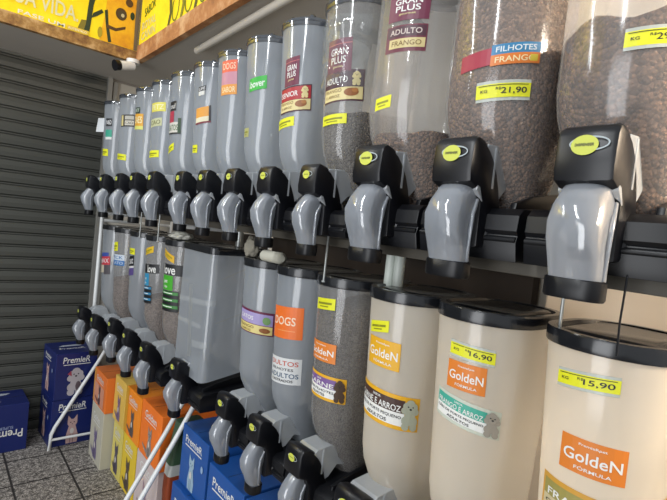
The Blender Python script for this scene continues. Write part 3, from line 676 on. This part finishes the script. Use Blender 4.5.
build_dispenser('lower dispenser with red and blue label, farthest, beside the shutter', GL, 1.0, 4.36, ZLB-.05, 1.0, LT, half=.136, fb=FB2+.04, upper=False,
    decals=[patchy((-0.0224, 0.0700, zz(-0.512), 0.1311, 0.0112), [(-.045, .035, .030, .055, '3f55a8'), (-.045, -.010, .040, .035, 'c83a48', 'MAX', 'f0dada'), (-.045, -.05, .020, -.010, 'd9cdb4'), (-.0, -.06, .040, -.01, '555055')])])

# ================================================================== FRAMES
def frame(name, label, y0, y1, xo, segs):
    t = thing(name, label, 'rack', P(1.3, (y0+y1)/2, FL))
    B = P(1.3, (y0+y1)/2, FL)
    def rel(x, y, z): return P(x, y, z) - B
    def pipe(nm, pts, r=.011, m=PAINT):
        bm = bmesh.new(); tube(bm, [rel(*p) for p in pts], r, 12); o = mesh_obj(nm, bm, m, t); smooth_by_angle(o, 50); return o
    for y in (y0, y1):
        pipe('front_leg', [(1.40+xo, y, -1.13), (1.24+xo, y, -1.44), (.93+xo, y, -2.0), (.905+xo, y, -2.06), (.90+xo, y, FL)])
        pipe('foot_brace', [(.90+xo, y, -2.11), (1.80, y, -2.11)], .008)
        pipe('rear_post', [(1.80, y, FL), (1.80, y, .0)])
        pipe('cross_rail', [(1.40+xo, y, -1.13), (1.80, y, -1.13)])
        pipe('cross_rail', [(1.17+xo, y, -.085), (1.80, y, -.085)])
    for x, z in ((1.19+xo, -.058), (1.72, -.058)):
        bm = bmesh.new(); a = rel(x, y0, z); b = rel(x, y1, z); add_box(bm, a.x-.012, min(a.y, b.y), a.z-.007, a.x+.012, max(a.y, b.y), a.z+.016, bevel=.002)
        mesh_obj('shelf_rail', bm, mat('grey_shelf_rail', '4c4840', .6), t)
    for ya, yb, zr in segs:
        for x in (1.36+xo, 1.72):
            bm = bmesh.new(); a = rel(x, ya, zr); b = rel(x, yb, zr); add_box(bm, a.x-.012, a.y, a.z-.007, a.x+.012, b.y, a.z+.012, bevel=.002)
            mesh_obj('shelf_rail', bm, mat('grey_shelf_rail', '4c4840', .6), t)
    return t, rel, pipe
t, rel, pipe = frame('tube_rack', 'white tube rack with slanted legs holding the far dispensers', 2.905, 4.545, 0, [(2.80, 3.86, -1.106), (3.87, 4.56, -1.157)])
pipe('front_post', [(1.17, 4.56, -.06), (1.17, 4.56, -1.15)], .012)
pipe('top_bar', [(1.17, 4.56, -.15), (1.80, 4.56, -.15)], .010)
t, rel, pipe = frame('tube_rack', 'white tube rack holding the near dispensers, slanted leg at the joint', -.2, 2.765, 0, [(1.2, 2.76, -1.093), (-.22, 1.2, -1.142)])

# posts seen between the rows
def post(label, x, y, z0, z1, r, m, twin=False, name='post'):
    t = thing(name, label, 'post', P(x, y, z0)); 
    for j in ((-1, 1) if twin else (0,)):
        bm = bmesh.new(); tube(bm, [(0, j*r*1.05, 0), (0, j*r*1.05, (z1-z0)*S)], r, 14); smooth_by_angle(mesh_obj('tube', bm, m, t), 50)
    return t
WPIPE = mat('white_plastic_pipe', 'cfd6ce', .4)
post('white twin pipe standing between the rows above the yellow labelled lid', 1.30, 1.155, -.20, -.036, .014, WPIPE, True)
post('grey metal pipe standing on the wide square lid', 1.42, 2.52, -.17, -.036, .016, STEEL)
# thin rods below trays
for (x, y, lab) in ((1.25, .525, 'thin metal rod under the nearest spout ring'), (1.14, 1.36, 'thin metal rod beside the fourth upper spout'), (1.10, 2.98, 'thin dark rod between far upper spouts, nearer one'), (1.10, 3.32, 'thin dark rod between far upper spouts, farther one')):
    r_ = thing('hanging_rod', lab, 'rod', P(x, y, -.205), 0, 'thin rods hanging between the rows')
    zt_ = -.085 if y < 1 else -.03
    bm = bmesh.new(); tube(bm, [(0, 0, 0.0), (0, 0, (zt_+.205)*S)], .0032, 8); tube(bm, [(0, 0, .0), (0, 0, .004)], .006, 10); smooth_by_angle(mesh_obj('rod', bm, STEEL, r_), 50)
c_ = thing('cord', 'thin dark cord hanging behind the nearest spout', 'cord', P(1.10, .34, -.20))
bm = bmesh.new(); tube(bm, [(0, 0, 0), (.001, .002, .05), (0, 0, .12)], .0016, 6); mesh_obj('cord', bm, BLACK, c_)

# cream cabinet behind the near end, brown shelf strips behind the rows
t = thing('cabinet', 'tall cream cabinet behind the near end of the racks', 'cabinet', P(1.84, .15, FL))
bm = bmesh.new(); add_box(bm, 0, -1.9, .0, .11, .69*S, (TOP-FL)*S-.02, bevel=.003); mesh_obj('carcass', bm, CREAM, t)
for z0, z1 in ((.05, (2.2-.085)*S), ((2.2-.078)*S, (TOP-FL)*S-.05)):
    bm = bmesh.new(); add_box(bm, -.015, -1.85, z0, 0, .678*S, z1, bevel=.003); mesh_obj('door', bm, CREAM, t)
t = thing('wall_board', 'brown wooden board along the wall between the two rows', 'board', P(1.93, 2.84, -.28))
WOOD = mat('dark_brown_wood', '382e25', .6, vary=.3, vscale=6)
bm = bmesh.new(); add_box(bm, 0, -1.9*S, 0, .04, 1.9*S, .12, bevel=.003); mesh_obj('board', bm, WOOD, t)
bm = bmesh.new(); add_box(bm, -.02, -1.9*S, .122, .04, 1.9*S, .15, bevel=.003); mesh_obj('ledge', bm, mat('grey_shelf_rail', '4c4840', .6), t)

# ================================================================== LOOSE THINGS on the lower lids
def lump(name, label, cat, x, y, z, sx, sy, sz, m, seed=1, rough=.25):
    bm = bmesh.new(); bmesh.ops.create_icosphere(bm, subdivisions=4, radius=1); rnd = random.Random(seed)
    from mathutils import noise
    off = Vector((rnd.random()*9, rnd.random()*9, 0))
    for v in bm.verts:
        n = noise.noise(v.co*2.2+off); f = 1 + rough*n + rough*.5*noise.noise(v.co*6+off)
        v.co = Vector((v.co.x*sx*f, v.co.y*sy*f, max(v.co.z*f, -.75)*sz))
    mn = min(v.co.z for v in bm.verts)
    for v in bm.verts: v.co.z -= mn
    o = mesh_obj(name, bm, m, None, smooth=True); o.location = P(x, y, z); return tag(o, label, cat)
BAG = mat('crumpled_white_plastic', 'b9b8ae', .35, bump=.5, bscale=30)
LZ = LT + .0245/S
lump('crumpled_bag', 'crumpled pale plastic bag on the far lower lids', 'bag', 1.24, 2.95, LZ, .045, .075, .022, BAG, 3)
lump('crumpled_cloth', 'crumpled beige cloth on the lid over the lilac label', 'cloth', 1.21, 2.02, LZ, .020, .035, .040, mat('beige_cloth', '8e897c', .8, bump=.4), 5)
bm = bmesh.new(); tube(bm, [(-.004, -.048, .018), (0, -.04, .018), (0, .04, .018), (.004, .048, .018)], [.010, .018, .018, .010], 18)
o = smooth_by_angle(mesh_obj('cloth_roll', bm, mat('off_white_cloth', 'a9a79a', .8, bump=.2)), 50); o.location = P(1.16, 1.75, LZ); o.rotation_euler = (0, 0, .1)
tag(o, 'small off-white rolled cloth on the lid behind the fifth upper spout', 'cloth')
# white tag hooked on the last upper canister
o = bpy.data.objects.new('x', None); bpy.data.objects.remove(o)
bm = bmesh.new(); add_box(bm, -.0, -.03, 0, .004, .03, .085, bevel=.001)
o = mesh_obj('paper_card', bm, mat('white_card', 'c9ccce', .6)); o.location = P(XB+.095, 4.42, .60); o.rotation_euler = (0, .12, .5)
tag(o, 'small white card stuck on the farthest upper canister', 'card')

# ================================================================== BOXES
NAVY = mat('navy_carton', '16235f', .35, vary=.06); BLUE = mat('bright_blue_carton', '1d4f96', .35, vary=.06)
def carton(label, x, y, z, dx, dy, dz, rz, m, front=None, side=None, top=None, name='carton'):
    """corner-based: x,y = centre in layout units, z floor height, d* in layout units"""
    t = thing(name, label, 'box', P(x, y, z), rz, 'pet food cartons under and beside the racks'); X, Y_, Z = dx*S/2, dy*S/2, dz*S-.002
    bm = bmesh.new(); add_box(bm, -X, -Y_, 0, X, Y_, Z, bevel=.003); mesh_obj('box_body', bm, m, t)
    bm = bmesh.new(); add_box(bm, -X+.01, -.0008, Z-.0003, X-.01, .0008, Z+.0006); mesh_obj('flap_seam', bm, INK, t)
    if front: print_obj('front_print', front, lambda s, z_, o: Vector((s, -Y_-o, Z/2+z_)), t, lift=.0006)      # faces -Y
    if side: print_obj('side_print', side, lambda s, z_, o: Vector((-X-o, -s, Z/2+z_)), t, lift=.0006)         # faces -X
    if top: print_obj('top_print', top, lambda s, z_, o: Vector((s, z_, Z+o)), t, lift=.0006)
    return t
def cat(p, s, z, h, m, m2, sit=True):
    if sit:
        p.poly([(s-h*.16, z), (s+h*.18, z), (s+h*.2, z+h*.25), (s+h*.10, z+h*.6), (s-h*.10, z+h*.6), (s-h*.18, z+h*.25)], m)
    p.ell(s, z+h*.70, h*.15, h*.13, m); p.poly([(s-h*.15, z+h*.72), (s-h*.03, z+h*.82), (s-h*.14, z+h*.97)], m); p.poly([(s+h*.15, z+h*.72), (s+h*.14, z+h*.97), (s+h*.03, z+h*.82)], m)
    p.ell(s-h*.055, z+h*.72, h*.025, h*.02, m2, 8); p.ell(s+h*.055, z+h*.72, h*.025, h*.02, m2, 8); p.ell(s, z+h*.66, h*.02, h*.015, m2, 8)
    if sit:
        p.rect(s-h*.05, z+.002, s-h*.035, z+h*.3, m2); p.rect(s+h*.035, z+.002, s+h*.05, z+h*.3, m2); p.ell(s, z+h*.42, h*.06, h*.10, pc('eae3dc'))
PK = pc('d9b3ae'); GY = pc('8f8c96'); TAN = pc('b99a86')
def premier_front(w_, h_, kind, flip=False):
    p = Print(); p.text('PremieR', -.0, h_*.34, h_*.13, WHITE, width=w_*.62, shear=.1); p.rect(-w_*.3, h_*.235, w_*.32, h_*.25, WHITE)
    if kind == 'dog':
        dog(p, 0, -h_*.42, h_*.60, pc('c9c2c6')); p.poly([(-w_*.2, h_*.05), (-w_*.1, h_*.0), (-w_*.12, h_*.12)], pc('b04a60')); p.ell(w_*.06, -h_*.22, w_*.06, h_*.1, pc('6a5a60'))
    elif kind == 'cat': cat(p, w_*.02, -h_*.46, h_*.62, PK, pc('5a4a50'))
    return p
def premier_side(w_, h_):
    p = Print(); p.text('Premier', -w_*.10, h_*.33, h_*.09, WHITE, width=w_*.5); p.rect(-w_*.36, h_*.245, w_*.16, h_*.258, WHITE); cat(p, -w_*.06, -h_*.40, h_*.60, PK, pc('5a4a50')); p.ell(w_*.33, h_*.10, .012, .014, pc('8fa0c8')); return p
bw, bh = .36*S, .43*S
p = Print(); p.poly([(-.07, .02), (.06, .02), (.09, .05), (-.04, .05)], pc('c9d0dc')); p.text('PremieR', -.0, -.03, .03, WHITE, width=.15)
carton('navy carton with cat on its side, upper of the pair beside the shutter', 1.06, 4.79, -1.775, .34, .40, .42, .07, NAVY, premier_front(bw, bh, 'dog'), premier_side(bw, bh), p)
carton('navy carton with tabby side and pink cat front, lower of the pair on the floor', 1.06, 4.79, FL, .34, .40, .424, .05, NAVY, premier_front(bw, bh, 'cat'), premier_side(bw, bh))
p = Print(); p.text('PremieR', .03, -.035, .05, WHITE, width=.20, rot=math.pi); p.text('SUPER', .045, .005, .018, pc('9aa6cc'), width=.07, rot=math.pi); p.ell(-.055, .02, .016, .018, pc('9aa6cc'))
q = Print(); q.poly([(.02, .04), (.06, .05), (.08, .07), (.03, .08)], pc('c9d0dc')); q.poly([(-.1, -.05), (-.02, -.09), (.02, -.06), (-.03, .0), (-.09, .01)], pc('b9b4c8')); q.rect(-.02, .03, .01, .05, pc('c9d0dc'))
carton('navy carton upside down alone on the floor at left', .52, 4.84, FL, .44, .36, .417, .02, NAVY, p, None, q)

def catbox(label, y0, y1, z0, z1, x, m, catc, txt, depth=.40, extra=None, rz=0.0, strip=None):
    w_ = (y1-y0)*S; h_ = (z1-z0)*S; p = Print()
    if strip: p.rect(-w_/2+.002, -h_/2+.004, -w_/2+.035, h_/2-.004, strip)
    if extra: p.rect(-w_*.40, -h_*.45, w_*.34, h_*.12, extra)
    p.text(txt, -w_*.02, h_*.30, h_*.13, WHITE, width=w_*.55); p.rect(-w_*.3, h_*.19, w_*.26, h_*.205, WHITE)
    cat(p, 0, -h_*.43, h_*.58, catc, INK)
    p.poly([(-w_*.10, -h_*.40), (-w_*.30, -h_*.30), (-w_*.32, -h_*.26), (-w_*.09, -h_*.33)], catc)
    f = Print(); f.rect(-.05, -h_*.3, .05, h_*.2, pc('e9dfc8')); f.text(txt, 0, h_*.33, h_*.1, WHITE, width=.08)
    return carton(label, x+depth/2, (y0+y1)/2, z0, depth, y1-y0-.012, z1-z0, rz, m, f, p)
catbox('pale beige carton with lilac cat on floor beneath the farthest spouts', 4.00, 4.36, FL, -1.72, 1.17, mat('beige_carton', 'b9b5a4', .5), pc('83769c'), 'Golden', rz=.0)
catbox('orange carton with photo panel standing on the pale beige carton', 3.99, 4.36, -1.72, -1.42, 1.17, mat('orange_carton', 'e0742a', .45), pc('6a4a48'), 'Golden', extra=pc('e9a080'), strip=pc('e8a03a'))
catbox('cream yellow carton with lilac cat, upper row between two orange cartons', 3.70, 3.985, -1.745, -1.38, 1.23, mat('cream_yellow_carton', 'd9b455', .45), pc('8d7396'), 'Golden')
catbox('pale yellow carton with dark cat on the floor beside the beige carton', 3.74, 3.99, FL, -1.745, 1.25, mat('pale_yellow_carton', 'd3c468', .45), pc('5c5468'), 'Golden')
catbox('orange carton with grey cat and dark tail, nearer the far rack end', 3.36, 3.69, -1.745, -1.38, 1.235, mat('bright_orange_carton', 'ee8a1e', .45), pc('6e625e'), 'Golden', strip=pc('e8a828'))
catbox('bright yellow carton on the floor under the orange cartons', 3.42, 3.73, FL, -1.745, 1.25, mat('bright_yellow_carton', 'e0c030', .45), pc('6a5a4a'), 'Golden')
catbox('orange carton with grey standing cat, next to the green bag', 2.96, 3.35, -1.745, -1.36, 1.235, mat('deep_orange_carton', 'ea7626', .45), pc('a79a92'), 'Golden')
catbox('pinkish white carton on the floor behind the slanted legs', 2.98, 3.41, FL, -1.745, 1.25, mat('pinkish_carton', 'c9bab8', .5), pc('a88a98'), 'Gatos')
# pet food bag
t = thing('pet_food_bag', 'green, white and red pet food bag standing behind the slanted legs', 'bag', P(1.36, 2.83, FL))
def pillow(bm, z0, z1, g=1.0):
    rings = []
    for k_ in range(6):
        z = z0+(z1-z0)*k_/5; zf = z/(.86*S); b = .045+.03*math.sin(math.pi*min(max(zf, .05), .97)); rings.append(rounded(-b*1.2*g, b*1.2*g, -.032*g, .032*g, .015, z, 4))
    loft(bm, rings)
for nm, z0, z1, c in (('bag_base', 0, .36, pc('9a4420')), ('bag_band', .36, .41, pc('c4c6c2')), ('bag_top', .41, .60, pc('3f5a40'))):
    bm = bmesh.new(); pillow(bm, z0, z1); smooth_by_angle(mesh_obj(nm, bm, c, t), 40)
p = Print(); p.ring(.01, .47, .015, .02, .006, pc('a9b8a8')); print_obj('bag_print', p, lambda s, z, o: Vector((-.094-o, -s, z)), t)
def bluebox(label, y0, y1, z0, z1, x, big=True):
    w_ = (y1-y0)*S; h_ = (z1-z0)*S; p = Print()
    p.text('PremieR', -w_*.03, h_*.30, h_*.12, WHITE, width=w_*.62); p.rect(-w_*.34, h_*.19, w_*.28, h_*.21, WHITE)
    cat(p, -w_*.04, -h_*.46, h_*.60, pc('a8c4d8'), pc('5f86a8')); p.ell(w_*.34, h_*.05, .010, .015, pc('9dbbe0'))
    return carton(label, x+.2, (y0+y1)/2, z0, .40, y1-y0-.012, z1-z0, 0, BLUE, None, p)
bluebox('bright blue carton with white cat, upper one just right of the slanted legs', 2.34, 2.70, -1.66, -1.29, 1.26)
bluebox('bright blue carton on the floor right of the slanted legs, lower one', 2.32, 2.72, FL, -1.665, 1.23)
bluebox('blue carton under the sixth lower spout, only its corner print showing', 1.93, 2.325, -1.78, -1.37, 1.26)
bluebox('blue carton on the floor under the sixth lower spout, mostly hidden', 1.93, 2.31, FL, -1.785, 1.26)
bluebox('blue carton under the fifth lower spout, partly hidden by spouts', 1.50, 1.92, -1.78, -1.37, 1.26)
